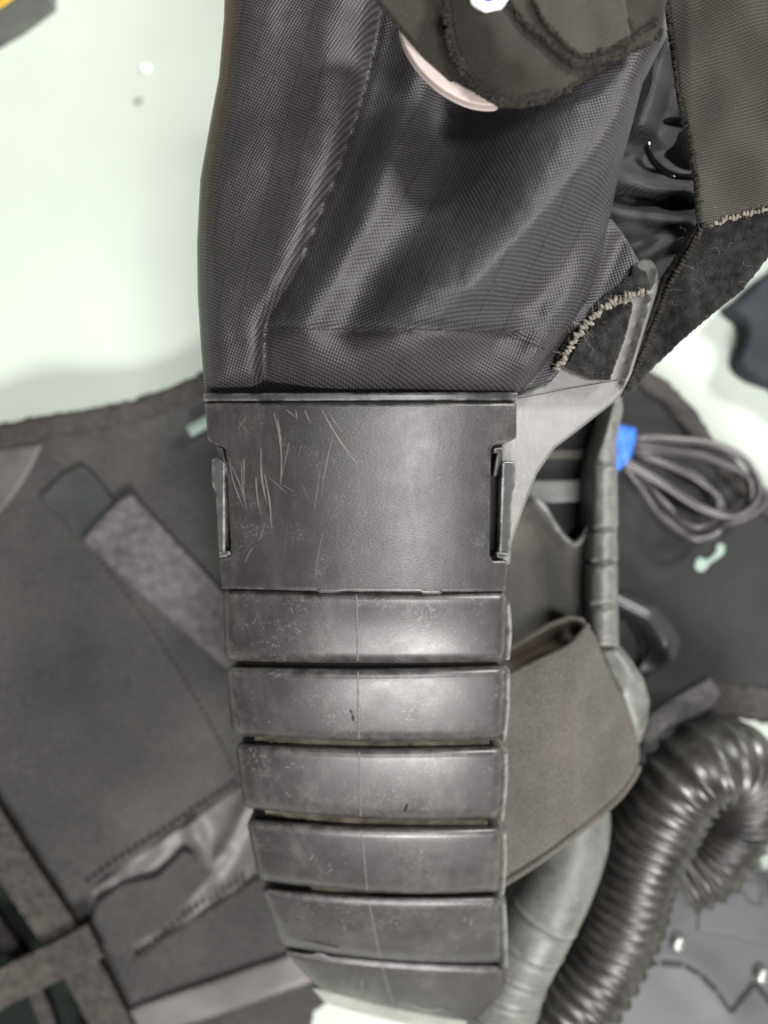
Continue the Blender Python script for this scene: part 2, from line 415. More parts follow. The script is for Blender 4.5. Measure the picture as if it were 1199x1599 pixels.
slab('collar_lining', [(326, 618), (800, 617), (800, 640), (326, 640)], lambda X, Y: zspine(X, Y) - .004, .012, M_black, cuff, r=0, step=20)
slab('latch', [(331, 717), (343, 715), (352, 722), (352, 862), (356, 870), (344, 872), (342, 860), (337, 768), (331, 757)], lambda X, Y: zspine(X, Y, .0075) - .0004, .009, M_latch, cuff, r=4, rz=.0008, step=5, corner=3)
slab('latch', [(783, 722), (788, 719), (805, 720), (805, 757), (800, 768), (796, 862), (795, 872), (777, 872), (779, 850)], lambda X, Y: zspine(X, Y, .0075) - .0004, .009, M_latch, cuff, r=4, rz=.0008, step=5, corner=3)
slab('latch_foot', [(342, 862), (359, 860), (360, 866), (343, 871)], lambda X, Y: zspine(X, Y, .0075) + .0004, .006, M_latch, cuff, r=2.5, rz=.0004, step=4, corner=2)
slab('latch_foot', [(775, 862), (795, 864), (794, 872), (776, 871)], lambda X, Y: zspine(X, Y, .0075) + .0004, .006, M_latch, cuff, r=2.5, rz=.0004, step=4, corner=2)
slab('latch_prong', [(338, 697), (347, 699), (353, 722), (357, 742), (354, 745), (346, 722)], lambda X, Y: zspine(X, Y, .0075) - .0012, .005, M_trim, cuff, r=2, rz=.0004, step=4)
slab('latch_prong', [(771, 700), (786, 698), (783, 708), (776, 743), (770, 744), (776, 708), (771, 706)], lambda X, Y: zspine(X, Y, .0075) - .0012, .005, M_trim, cuff, r=2, rz=.0004, step=4)

# scratches on the cuff: worn strokes lying on the plastic
def scratch_set():
    V, F = [], []
    def stroke(a, b, w, bend=0):
        n = 8; p0, p1 = np.array(a, float), np.array(b, float); d = p1 - p0; nn = np.array((-d[1], d[0])) / (np.linalg.norm(d) + 1e-6)
        bidx = len(V)
        for i in range(n + 1):
            t = i / n; c = p0 + d * t + nn * bend * math.sin(math.pi * t); ww = w * (math.sin(math.pi * min(1, t * .9 + .1)) ** .6) * rng.uniform(.5, 1.2) * .5
            for s in (-1, 1):
                q = c + nn * ww * s; z = float(zspine(np.array([q[0]]), np.array([q[1]]))[0]) + .00027
                V.append(P(q[0], q[1], z))
        for i in range(n): k = bidx + 2 * i; F.append((k, k + 1, k + 3, k + 2))
    main = [((503, 640), (560, 728), 2.6, 3), ((512, 642), (536, 676), 1.8, 1), ((476, 640), (485, 662), 1.6, 0), ((521, 676), (500, 785), 1.0, 2), ((428, 645), (438, 760), 1.8, -6), ((434, 655), (441, 700), 1.6, 0),
            ((408, 700), (418, 790), 2.2, 4), ((413, 740), (424, 832), 1.8, -3), ((400, 745), (408, 806), 1.7, 2), ((378, 722), (383, 780), 1.6, 2), ((381, 715), (382, 760), 1.4, 0), ((358, 715), (385, 800), 1.5, 5),
            ((362, 728), (387, 802), 1.2, -3), ((452, 690), (437, 757), .9, 0), ((395, 855), (382, 880), 1.6, 1), ((500, 735), (490, 800), .8, 0), ((505, 830), (491, 915), .8, 2), ((385, 650), (372, 670), .9, 0),
            ((420, 745), (450, 772), .8, 0), ((448, 640), (462, 652), 1.2, 0), ((462, 640), (464, 655), 1.2, 0), ((415, 815), (405, 845), 1.0, 0)]
    for a, b, w, bd in main: stroke(a, b, w * 1.05, bd)
    for _ in range(12):
        cx, cy = rng.gauss(430, 55), rng.uniform(635, 905)
        if not 368 < cx < 750: continue
        an = R(rng.gauss(80, 22)); L = rng.uniform(6, 40); stroke((cx, cy), (cx + L * math.cos(an), min(915, cy + L * math.sin(an))), rng.uniform(.25, .6), rng.uniform(-2, 2))
    for _ in range(8):
        cx, cy = rng.uniform(380, 750), rng.uniform(640, 905); an = R(rng.uniform(0, 180)); L = rng.uniform(4, 30)
        stroke((cx, cy), (cx + L * math.cos(an), min(915, cy + L * math.sin(an))), rng.uniform(.2, .4), rng.uniform(-2, 2))
    o = link('scratches', V, F, M_scr, cuff); o['kind'] = 'stuff'
scratch_set()

# six ribs: (left x top, left y top, right x top, right y top, left x bottom, left y bottom, right x bottom, right y bottom), sag in the middle
RIB = [((348, 920), (793, 922), (352, 1032), (791, 1034), 3), ((352, 1040), (791, 1039), (363, 1148), (786, 1155), 7), ((367, 1160), (788, 1165), (381, 1262), (782, 1278), 9),
       ((384, 1278), (785, 1290), (404, 1374), (782, 1392), 11), ((406, 1386), (783, 1399), (441, 1477), (785, 1503), 11), ((441, 1482), (787, 1508), (498, 1545), (800, 1602), 9)]
SEAM = [(556, 915), (558, 1000), (560, 1160), (563, 1280), (574, 1400), (590, 1480), (602, 1530), (618, 1580), (634, 1610)]
ribs = []
for i, (lt, rt, lb, rb, sag) in enumerate(RIB):
    top = [(lt[0] + (rt[0] - lt[0]) * t, lt[1] + (rt[1] - lt[1]) * t + sag * .7 * math.sin(math.pi * t)) for t in np.linspace(0, 1, 13)]
    bot = [(lb[0] + (rb[0] - lb[0]) * t, lb[1] + (rb[1] - lb[1]) * t + sag * math.sin(math.pi * t)) for t in np.linspace(1, 0, 13)]
    y0, y1 = (lt[1] + rt[1]) / 2, (lb[1] + rb[1]) / 2
    def zr(X, Y, y0=y0, y1=y1, i=i):
        t = np.clip((Y - y0) / (y1 - y0), 0, 1)
        return zspine(X, Y, .0065) + .0009 * np.sin(math.pi * t) ** .9 - .0004 - (.0006 if i == 0 else 0)
    o = slab('rib', top + bot, zr, .017, M_rib, FR, r=15, rz=.0036, step=6, corner=17, smooth=60)
    ribs.append(o)
    sx = [a for a, _ in SEAM]; sy = [b for _, b in SEAM]
    ys = np.linspace(y0 + sag * .7 + 5, y1 + sag - 5, 14); xs = np.interp(ys, sy, sx)
    edge = np.minimum(ys - ys[0], ys[-1] - ys) ; drop = .0036 * (1 - np.sqrt(np.clip(1 - np.clip(1 - (edge + 5) / 15, 0, 1) ** 2, 0, 1)))
    zz = zr(xs, ys) + .00005 - drop
    tube('mould_seam', [P(x, y, z) for x, y, z in zip(xs, ys, zz)], (lambda i, f: .00022 + .00007 * math.sin(i * 2.1)), M_seam, o, 6)
def mark(name, o, line, w, mt, lift=.0002):
    c = catmull([(a, b, 0) for a, b in line], 5); z = [float((zspine(np.array([v.x]), np.array([v.y]), .0065))[0]) + lift for v in c]
    return tube(name, [P(v.x, v.y, q) for v, q in zip(c, z)], lambda i, f: w * (.3 + math.sin(math.pi * min(max(f, .03), .97))) * (1 + .3 * math.sin(i * 1.7)), mt, o, 5, .35)
mark('grime_streak', ribs[1], [(541, 1102), (549, 1110), (552, 1126)], .0004, M_grime, .00025)
mark('grime_streak', ribs[1], [(562, 1098), (565, 1108), (573, 1117)], .0003, M_grime, .00025)
mark('grime_streak', ribs[2], [(636, 1256), (632, 1268)], .0003, M_grime, .0002)
mark('crack_line', ribs[4], [(470, 1466), (500, 1472), (530, 1480)], .0003, M_grime, .0001)
mark('crack_line', ribs[5], [(628, 1566), (650, 1572), (668, 1578), (690, 1576), (706, 1586)], .0002, M_seam, .0001)
mark('crack_line', ribs[5], [(455, 1488), (480, 1493), (500, 1490), (520, 1500)], .0003, M_seam, .0001)
def scuffs(o, zf, box, n):
    V, F = [], []
    for _ in range(n):
        x, y = rng.uniform(box[0], box[2]), rng.uniform(box[1], box[3]); L = rng.choice([1.2, 1.5, 2, 3, 8, 12]); a = R(rng.gauss(80, 35)); w = rng.uniform(.35, .8)
        b = len(V)
        for k in range(4):
            for sgn in (-1, 1):
                qx, qy = x + math.cos(a) * L * k / 3 - math.sin(a) * w * sgn * (.4 if k in (0, 3) else 1), y + math.sin(a) * L * k / 3 + math.cos(a) * w * sgn * (.4 if k in (0, 3) else 1)
                V.append(P(qx, qy, float(zf(np.array([qx]), np.array([qy]))[0]) + .00006))
        F += [(b + 2 * k, b + 2 * k + 1, b + 2 * k + 3, b + 2 * k + 2) for k in range(3)]
    q = link('scuffs', V, F, M_scr, o); q['kind'] = 'stuff'
for i, o in enumerate(ribs):
    (lt, rt, lb, rb, sag) = RIB[i]; y0, y1 = (lt[1] + rt[1]) / 2, (lb[1] + rb[1]) / 2
    zf = lambda X, Y: zspine(X, Y, .0065) + .0009 * np.sin(math.pi * np.clip((Y - y0) / (y1 - y0), 0, 1)) ** .9 - .0004 - (.0006 if i == 0 else 0)
    scuffs(o, zf, (lb[0] + 25, max(lt[1], rt[1]) + 24, rt[0] - 25, min(lb[1], rb[1]) - 16), 16)
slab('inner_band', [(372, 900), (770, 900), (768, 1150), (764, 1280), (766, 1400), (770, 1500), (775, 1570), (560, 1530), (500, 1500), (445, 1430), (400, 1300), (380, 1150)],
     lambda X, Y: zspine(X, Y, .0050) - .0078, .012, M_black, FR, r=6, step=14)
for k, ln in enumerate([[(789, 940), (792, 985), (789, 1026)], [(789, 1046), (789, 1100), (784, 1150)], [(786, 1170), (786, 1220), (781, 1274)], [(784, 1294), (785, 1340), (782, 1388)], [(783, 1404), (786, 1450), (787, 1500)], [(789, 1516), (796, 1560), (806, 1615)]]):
    tube('rim_reflection', [P(v.x, v.y, float(zspine(np.array([v.x]), np.array([v.y]), .0065)[0]) - .0046) for v in catmull([(a, b, 0) for a, b in ln], 6)], .0013, M_greyarm, ribs[k], 8, 2.0)  # pale tubes added for the table's reflection along the dusty right rims
for ln in ([(398, 1155), (560, 1163), (764, 1160)], [(414, 1270), (568, 1284), (762, 1288)], [(486, 1388), (530, 1392), (582, 1396)]):
    c = catmull([(a, b, 0) for a, b in ln], 6)
    slab('dusty_strip', [(v.x, v.y - 8) for v in c] + [(v.x, v.y + 5 * math.sin(math.pi * min(.97, max(.03, k / len(c)))) ** .4 - 1) for k, v in reversed(list(enumerate(c)))], lambda X, Y: zspine(X, Y, .0050) - .0066, .001, M_gap, FR, r=3, rz=.0004, step=7, jit=.8)
# end lip of the last rib
slab('end_lip', [(486, 1542), (530, 1552), (600, 1566), (700, 1588), (800, 1612), (800, 1640), (660, 1606), (560, 1581), (508, 1566)], lambda X, Y: zspine(X, Y, .005) - .0045, .006, M_lip, FR, r=5, step=8, corner=5)

# --- nylon sleeve
creaseA = [(600, -30), (588, 60), (560, 170), (530, 260), (500, 335), (465, 420), (425, 490), (415, 520), (414, 612)]
def sleeve_z(X, Y):
    z = .166 - .010 * ((X - 620) / 330) ** 2 + .004 * np.sin(np.clip((612 - Y) / 612, 0, 1) * 2.6) 
    z = z - .006 * np.clip((Y - 540) / 75, 0, 1) ** 2
    z += fold(X, Y, creaseA, -.0042, 15, 60)
    z += fold(X, Y, creaseA, -.0018, 6)
    z += fold(X, Y, [(410, -30), (400, 120), (378, 300), (362, 430)], .0016, 40)
    z += fold(X, Y, [(535, -30), (520, 120), (484, 260), (432, 430)], .0030, 46)
    z += fold(X, Y, [(655, 120), (610, 240), (550, 370), (475, 500)], .0055, 38)
    z += fold(X, Y, [(720, 170), (690, 290), (620, 400), (540, 500)], -.0052, 52)
    # one broad slope falls from the ridge at the right into the hollow beside the crease
    rd = [(1010, 60), (955, 180), (865, 300), (750, 420), (640, 540)]
    z += fold(X, Y, rd, .023, 175, 70) * np.clip((600 - Y) / 150, 0, 1) ** .7
    z += fold(X, Y, [(935, 370), (885, 470), (830, 570)], .0040, 30)
    z -= .013 * np.exp(-((X - 705) / 95) ** 2 - ((Y - 200) / 150) ** 2)
    z -= .006 * np.exp(-((X - 600) / 70) ** 2 - ((Y - 60) / 90) ** 2)
    z -= .005 * np.exp(-((X - 570) / 80) ** 2 - ((Y - 430) / 70) ** 2)
    z += fold(X, Y, [(700, 525), (770, 505), (850, 490)], .0016, 18)
    z += fold(X, Y, [(420, 512), (560, 516), (700, 512), (850, 540)], -.0012, 9)
    z += wav(X, Y, 110, .0016, 3) + wav(X, Y, 26, .0003, 9)
    return z
sl_out = [(352, -60), (350, 30), (342, 120), (327, 200), (313, 280), (308, 380), (309, 460), (314, 540), (319, 600), (320, 616), (560, 617), (800, 616), (822, 608), (850, 570), (885, 520), (918, 470), (940, 400),
          (952, 340), (966, 270), (985, 200), (1003, 130), (1040, 60), (1060, -60)]
def pk(x, y):
    if y > 516: return 2 if (x > 415 or y > 530) else 0
    cx = np.interp(y, [p[1] for p in creaseA], [p[0] for p in creaseA])
    return 0 if x < cx else 1
sleeve = slab('fabric_sleeve', sl_out, sleeve_z, .0022, None, FR, r=34, rz=.010, step=6, mats=[M_nylA, M_nylB, M_nylC], pick=pk, smooth=80)
def drape(line, n=6, dz=.0):
    c = catmull([(a, b, 0) for a, b in line], n); X = np.array([v.x for v in c]); Y = np.array([v.y for v in c])
    return [P(x, y, z + dz) for x, y, z in zip(X, Y, sleeve_z(X, Y))]
loops('sewn_seam', drape([(416, 500), (414, 560), (414, 606)], 8, .0), M_thread, sleeve, .0009, .00022, 1.3)
loops('hem_stitch', drape([(420, 512), (500, 514), (600, 513), (700, 516), (780, 522), (850, 545)], 10, .0001), M_thread, sleeve, .0012, .00014, 1.2)
# cloth flap to the right, over the side plate
def flap_z(X, Y): return .153 + fold(X, Y, [(940, 360), (900, 500)], .003, 25) + fold(X, Y, [(965, 380), (925, 470)], -.002, 16)
slab('cloth_flap', [(935, 335), (955, 342), (975, 368), (998, 408), (985, 436), (935, 480), (905, 515), (885, 565), (860, 596), (815, 608), (830, 560), (880, 470)], flap_z, .0012, M_nylB, FR, r=6, step=7, smooth=80)
# the sleeve's dark inside, with folds, seen in the gap
def lin_z(X, Y):
    return .135 + fold(X, Y, [(950, 320), (1010, 335), (1085, 345)], .006, 18) + fold(X, Y, [(960, 270), (1020, 290), (1080, 300)], .005, 22) + fold(X, Y, [(1090, 360), (1040, 380), (1000, 400)], .004, 14) \
        + fold(X, Y, [(1040, 60), (1020, 120), (1000, 190)], .012, 26) + fold(X, Y, [(940, 308), (1090, 325)], -.006, 12) + wav(X, Y, 40, .002, 5)
slab('sleeve_lining', [(930, 40), (1120, 40), (1130, 250), (1120, 400), (1060, 470), (1000, 480), (940, 430), (900, 330)], lin_z, .002, M_nylD, FR, r=8, step=7, smooth=80)
def ring(name, c, rx, ry, tr, mt, parent, tilt=0, n=40):
    pts = []
    for k in range(n + 1):
        a = 2 * math.pi * k / n; X, Y = rx * math.cos(a), ry * math.sin(a); t = R(tilt)
        q = P(c[0], c[1], c[2]); s = (CAM_H - c[2]) / FPX
        x2, y2 = X * math.cos(t) - Y * math.sin(t), X * math.sin(t) + Y * math.cos(t)
        pts.append((q[0] + x2 * s, q[1] - y2 * s, c[2] + math.sin(a) * .001))
    return tube(name, pts, tr, mt, parent, 12, cap=False)
cap = slab('glossy_cap', [(1000, 190), (1045, 170), (1095, 180), (1125, 215), (1125, 265), (1090, 297), (1045, 285), (1005, 250)], lambda X, Y: .136 - .004 * (((X - 1065) / 60) ** 2 + ((Y - 235) / 60) ** 2), .012, M_gloss, FR, r=8, step=7, corner=16, curve=True)
ring('cap_rim', (1063, 232, .1365), 54, 46, .0010, M_gloss, cap, 20)

# --- grey side plate reaching up to the hook
plate_out = [(806, 616), (850, 600), (862, 582), (905, 520), (950, 460), (985, 415), (1002, 402), (1018, 406), (1028, 424), (1027, 450), (1008, 510), (985, 585), (966, 622), (908, 668), (866, 700), (838, 740), (815, 800), (798, 850), (797, 880), (780, 890), (780, 640)]
def plate_z(X, Y): return .146 + .00002 * (X - 900) * .2 + fold(X, Y, [(1024, 430), (1000, 520), (975, 600)], .0022, 7) - .00003 * np.clip(Y - 640, 0, 400) * .6
plate = slab('side_plate', plate_out, plate_z, .006, M_plate, FR, r=4, rz=.001, step=8, corner=5)
tube('parting_line', [P(808, 622, .1462), P(880, 608, .1463), P(965, 593, .1464)], .00012, M_black, plate, 5)
def vel_z(X, Y): return .1535 + fold(X, Y, [(1005, 430), (930, 500), (868, 580)], .0025, 26) + wav(X, Y, 9, .0004, 2)
tab = slab('velcro_tab', [(988, 412), (1008, 425), (1016, 448), (1012, 458), (985, 462), (945, 478), (915, 505), (890, 540), (872, 577), (862, 575), (872, 548), (900, 500), (950, 455), (985, 430)], vel_z, .002, M_fuzz, FR, r=3, step=5, jit=.6, smooth=80)
loops('whipped_edge', [Vector(P(x, y, .1570)) for x, y in [(1010, 456), (985, 462), (962, 470), (940, 482), (915, 506), (898, 528), (882, 555), (868, 579)]] , M_thread2, tab, .00085, .00105, 1.15, 1.0, .5)
patch = slab('velcro_patch', [(985, 470), (988, 478), (975, 530), (952, 592), (925, 590), (884, 572), (905, 530), (930, 495), (955, 478)], lambda X, Y: .1505 + wav(X, Y, 8, .0003, 4), .0022, M_fuzz, FR, r=3, step=5, jit=.5, smooth=80)
loops('patch_edge', [Vector(P(x, y, .1506)) for x, y in [(886, 572), (925, 588), (952, 590)]], M_thread, patch, .0008, .0004, 1.8, .6, .2)

# --- dark inside of the frame and its far arm
inner = slab('inner_housing', [(840, 640), (975, 610), (960, 700), (925, 730), (925, 840), (900, 850), (800, 830), (790, 760)], .070, .02, M_black, FR, r=4, step=14)
slab('housing_bar', [(850, 702), (912, 702), (914, 716), (848, 716)], .0735, .008, M_pad, inner, r=3, step=6, corner=3)
slab('housing_bar', [(825, 750), (912, 748), (918, 760), (916, 782), (825, 788)], .0745, .008, M_greyarm, inner, r=4, step=6, corner=5)
slab('housing_bar', [(868, 660), (930, 640), (925, 655), (866, 676)], .072, .008, M_case2, inner, r=3, step=6, corner=3)
far = slab('far_arm', [(968, 600), (972, 640), (962, 690), (962, 760), (964, 900), (966, 1010), (930, 1010), (912, 1006), (924, 860), (925, 724), (945, 668), (958, 620)], lambda X, Y: .094 - .004 * ((X - 945) / 25) ** 2, .03, M_greyarm, FR, r=6, rz=.003, step=8, corner=4)
for k, (a, b) in enumerate([(728, 826), (831, 878), (883, 945), (952, 1002)]):
    xo = [0, -4, -6, -6][k]
    slab('arm_segment', [(926 + xo, a), (963, a - 2), (965, b - 2), (924 + xo, b)], lambda X, Y: .0965 - .005 * ((X - 945) / 25) ** 2, .02, M_greyarm, far, r=7, rz=.002, step=6, corner=5)
elbow = slab('elbow_joint', [(925, 1008), (966, 1006), (985, 1030), (1005, 1060), (1014, 1095), (1010, 1130), (998, 1165), (985, 1150), (960, 1080), (935, 1035)], lambda X, Y: .093 - .00006 * np.hypot(X - 975, Y - 1080) * 1.2, .03, M_greyarm, FR, r=14, rz=.006, step=7, corner=8)
# lower arm: ringed grey tube that comes back under the ribs
def ringed(i, f):
    s = (f * 9) % 1
    return .0125 * (1.0 + .05 * math.exp(-((s - .5) / .05) ** 2) - .05 * math.exp(-((s - .62) / .07) ** 2)) * (1 + .34 * f)
pth = [Vector(P(a, b, z)) for a, b, z in [(880, 1180, .070), (898, 1285, .076), (874, 1375, .079), (838, 1445, .078), (798, 1515, .070), (772, 1590, .060), (752, 1680, .045)]]
pth = resample(catmull(pth, 14), .0009)
tube('lower_arm', pth, lambda i, f: ringed(i, max(0, f - .35) / .65) if f > .35 else .0125, M_greyarm, FR, 32, smooth=50)

# ================================================================== STRAPS AT THE TOP
HS = thing('knit_strap_loop', 'brown-black knit strap looped across the top of the nylon sleeve, with fuzzy cut edge', 'strap', P(850, 80, .17))
def back_z(X, Y): return .176 + .00004 * (700 - X)
slab('loop_underside', [(560, -60), (590, 0), (630, 48), (665, 88), (700, 128), (735, 155), (735, 120), (712, 60), (720, -60)], lambda X, Y: .1885 + .00006 * (640 - X), .0020, M_knit, HS, r=5, step=7, smooth=80)
def str_z(X, Y):
    return .1925 - .0045 * np.clip((X - 700) / 330, 0, 1) + fold(X, Y, [(760, -40), (780, 60), (850, 120)], .004, 45) + fold(X, Y, [(700, -40), (705, 60), (760, 145)], -.002, 18) + wav(X, Y, 50, .0015, 6)
s_out = [(694, -60), (692, 0), (700, 60), (718, 105), (745, 140), (780, 160), (815, 163), (860, 152), (910, 122), (960, 92), (1010, 66), (1034, 48), (1040, -60)]
band = slab('strap_band', s_out, str_z, .0022, M_knit, HS, r=5, step=6, smooth=80, jit=.5)
def on(zf, line, dz=0, n=8, jit=0):
    c = catmull([(a, b, 0) for a, b in line], n); X = np.array([v.x for v in c]); Y = np.array([v.y for v in c])
    return [Vector(P(x, y, z + dz)) for x, y, z in zip(X, Y, zf(X, Y))]
loops('frayed_edge', on(str_z, s_out[1:12], -.0004), M_thread, band, .0007, .00055, 1.5, 1.2, .6)
loops('overlock_seam', on(str_z, [(706, 0), (713, 55), (730, 98), (756, 130), (786, 148), (818, 150), (860, 140)], .0001), M_thread, band, .0007, .00025, 1.8, .6)
t_out = [(792, -60), (795, 0), (815, 30), (850, 62), (885, 90), (900, 100), (935, 97), (985, 78), (1020, 62), (1036, 40), (1045, -60)]
tb2 = slab('sewn_tab', t_out, lambda X, Y: str_z(X, Y) + .0030, .0024, M_knit, HS, r=5, step=6, smooth=80, jit=.4)
loops('tab_edge', on(lambda X, Y: str_z(X, Y) + .0024, t_out[1:10]), M_thread, tb2, .0008, .00050, 1.5, 1.2, .5)
tt = [(832, -60), (832, 0), (848, 30), (880, 66), (905, 86), (940, 80), (985, 55), (980, 30), (965, -60)]
tb3 = slab('tab_top_layer', tt, lambda X, Y: str_z(X, Y) + .0048, .0018, M_knit2, HS, r=4, step=6, smooth=80, jit=.4)
loops('top_layer_edge', on(lambda X, Y: str_z(X, Y) + .0044, tt[1:8]), M_thread, tb3, .0008, .00040, 1.5, 1.2, .5)
loops('cross_stitch', on(lambda X, Y: str_z(X, Y) + .0034, [(975, 70), (1000, 50), (1030, 30)]), M_thread, tb2, .0008, .0004, 2.2, .6)

BD = thing('knit_band', 'wide knit band with fleecy dark lower end, hanging down the upper right', 'strap', P(1120, 200, .16))
def bz(X, Y): return .180 - .00006 * np.clip(Y, 0, 700) + .002 * np.sin(X / 60.) + wav(X, Y, 80, .002, 8) - .004 * np.clip((1075 - X) / 40, 0, 1)
b_up = [(1030, -60), (1042, 0), (1052, 70), (1062, 150), (1078, 220), (1088, 280), (1092, 345), (1110, 356), (1150, 336), (1199, 322), (1260, 310), (1260, -60)]
bo = slab('knit_panel', b_up, bz, .0028, M_knit2, BD, r=5, step=7, smooth=80, jit=.4)
loops('frayed_edge', on(bz, b_up[1:7], -.0005), M_thread, bo, .0007, .0006, 1.6, 1.2, .6)
b_lo = [(1090, 348), (1110, 350), (1150, 332), (1260, 305), (1260, 360), (1199, 402), (1160, 452), (1100, 500), (1050, 545), (1015, 580), (988, 610), (968, 618), (984, 570), (1012, 500), (1036, 430), (1072, 375)]
fl = slab('fleece_end', b_lo, lambda X, Y: bz(X, Y) - .0016 + wav(X, Y, 9, .0006, 12), .0026, M_fuzz, BD, r=5, step=6, smooth=80, jit=.7)
loops('fleece_stitching', on(lambda X, Y: bz(X, Y) - .0010, [(1098, 352), (1074, 395), (1048, 440), (1024, 500), (1000, 560), (980, 605)]), M_thread, fl, .0011, .0005, 2.0, .5)
loops('worn_fold_line', on(lambda X, Y: bz(X, Y) + .0001, [(1112, 352), (1135, 342), (1165, 333), (1199, 324), (1240, 312)]), M_thread2, fl, .0009, .0005, 1.5, 1.5, .7)

# beige rim and white label under the loop
rim = tag(slab('beige_rim', [(622, 40), (634, 48), (662, 82), (700, 118), (740, 142), (775, 150), (775, 165), (735, 162), (690, 140), (655, 108), (632, 72)], lambda X, Y: .1845 + 0 * X, .0025, M_beige, None, r=5, rz=.001, step=6, curve=True), 'pale pinkish plastic rim curving out from under the knit strap loop', 'plastic rim')
WL = thing('white_label', 'small white label with a blue mark showing inside the knit strap loop', 'label', P(765, 5, .17))
slab('label_sheet', [(728, -50), (735, 4), (757, 20), (782, 14), (796, -4), (796, -50)], lambda X, Y: .196 + 0 * X, .0006, M_white, WL, r=2, step=8, corner=4)
slab('blue_mark', [(752, -40), (752, -3), (762, 3), (776, -2), (776, -40)], lambda X, Y: .1962 + 0 * X, .0003, mat('ink_blue', (.05, .07, .3), .5), WL, r=0, step=8, corner=3)

# ================================================================== INSIDE THE FRAME: PAD AND ELASTIC STRAP
pad = thing('grey_pad', 'grey padded cloth panel behind the cuff, with curved folded top edge', 'pad', P(860, 900, .05))
pz = lambda X, Y: .080 + fold(X, Y, [(835, 785), (870, 830), (895, 852), (925, 815)], .004, 10) + .00001 * (Y - 900)
po = slab('pad_body', [(770, 775), (828, 772), (850, 792), (872, 826), (895, 848), (915, 838), (928, 800), (928, 940), (918, 1075), (770, 1090)], pz, .012, M_pad, pad, r=6, step=8, smooth=80)
tube('pad_piping', on(pz, [(826, 774), (848, 792), (870, 826), (892, 848), (908, 842), (924, 812)], .0004), .0011, M_greyarm, pad, 8)
stitches('pad_stitching', [(912, 860), (908, 920), (896, 1000), (880, 1070)], lambda X, Y: pz(X, Y) + .0004, M_thread, po, 8, 7, 1.5)

ES = thing('elastic_strap', 'wide grey-brown elastic strap curving round between the ribs and the hose', 'strap', P(880, 1180, .07))
def ez(X, Y): return .108 - .00022 * np.clip(X - 900, 0, 200) - .00003 * np.clip(850 - X, 0, 300) - .00002 * (Y - 1100)
e_out = [(760, 1075), (800, 1052), (850, 1028), (890, 1010), (915, 975), (928, 990), (945, 1035), (970, 1085), (994, 1150), (1000, 1180), (992, 1210), (960, 1250), (900, 1300), (840, 1345), (760, 1395)]
eo = slab('outer_face', e_out, ez, .0022, M_elastic, ES, r=5, step=8, corner=14, smooth=80)
tube('edge_roll', on(ez, [(996, 1196), (988, 1214), (960, 1250), (900, 1300), (840, 1345), (765, 1392)], -.0002), .0013, M_elastic, eo, 8)
tube('edge_roll', on(ez, [(768, 1072), (800, 1053), (850, 1029), (888, 1010), (908, 990), (917, 976)], .0002), .0011, M_elastic, eo, 8)
slab('inner_face', [(765, 1080), (765, 1030), (820, 1000), (860, 975), (890, 966), (912, 970), (916, 985), (895, 1012), (850, 1034), (800, 1062)], lambda X, Y: .096 - .0035 * np.exp(-(dist_poly(X, Y, [(800, 1035), (890, 990)], False) / 16) ** 2), .002, M_elasin, ES, r=4, step=6, smooth=80, corner=5)
tube('edge_roll', [P(a, b, .099) for a, b in [(770, 1030), (820, 999), (860, 976), (888, 966), (908, 969), (917, 982), (905, 1002)]], .0011, M_elastic, eo, 8)

# ================================================================== VEST ON THE TABLE
VZ = .020
def vz(X, Y):
    return VZ + wav(X, Y, 170, .006, 21) + fold(X, Y, [(60, 700), (0, 800), (-80, 950)], .004, 60) + fold(X, Y, [(130, 840), (350, 1060)], -.002, 30) + .0006 * np.sin(X / 90.)
VS = thing('neoprene_vest', 'large dark grey neoprene vest spread flat on the pale table under everything', 'vest', P(300, 1000, .0))
v_out = [(-300, 740), (-120, 690), (0, 664), (60, 650), (130, 640), (200, 626), (260, 606), (330, 575), (500, 540), (800, 520), (960, 552), (1008, 574), (1045, 596), (1085, 640), (1112, 684), (1165, 735), (1210, 775), (1300, 850), (1300, 1130),
         (1199, 1130), (1150, 1122), (1110, 1118), (1075, 1150), (1060, 1250), (960, 1420), (820, 1520), (700, 1572), (600, 1570), (520, 1560), (490, 1580), (470, 1700), (250, 1700), (190, 1600), (100, 1440), (0, 1288), (-120, 1120), (-300, 900)]
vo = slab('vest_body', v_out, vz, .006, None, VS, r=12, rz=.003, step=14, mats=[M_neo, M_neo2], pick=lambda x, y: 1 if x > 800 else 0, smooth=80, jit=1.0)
def strip(name, line, w, zf, dz, th, mt, parent, n=6, r=4, step=9, jit=.5):
    c = catmull([(a, b, 0) for a, b in line], n); L, Rr = [], []
    for i, p in enumerate(c):
        t = (c[min(i + 1, len(c) - 1)] - c[max(i - 1, 0)]).normalized(); s = Vector((-t.y, t.x, 0)) * w / 2
        L.append((p + s)[:2]); Rr.append((p - s)[:2])
    return slab(name, L + Rr[::-1], lambda X, Y: zf(X, Y) + dz, th, mt, parent, r=r, step=step, smooth=80, jit=jit)
strip('edge_binding', [(-280, 752), (-120, 706), (0, 682), (60, 668), (130, 657), (200, 644), (262, 624), (335, 592)], 34, vz, .0022, .003, M_bind, vo, r=12, jit=1.5)
strip('edge_binding', [(990, 585), (1035, 612), (1070, 650), (1100, 694), (1155, 750), (1230, 815)], 30, vz, .0022, .003, M_bind, vo, r=12, jit=1.2)
strip('edge_binding', [(1100, 1090), (1150, 1095), (1199, 1098), (1290, 1100)], 52, vz, .0022, .003, M_bind, vo, r=12, jit=1.5)
slab('light_corner', [(-120, 720), (0, 702), (66, 694), (50, 730), (22, 775), (0, 800), (-120, 900)], lambda X, Y: vz(X, Y) + .0012, .002, M_satin, vo, r=5, step=10)
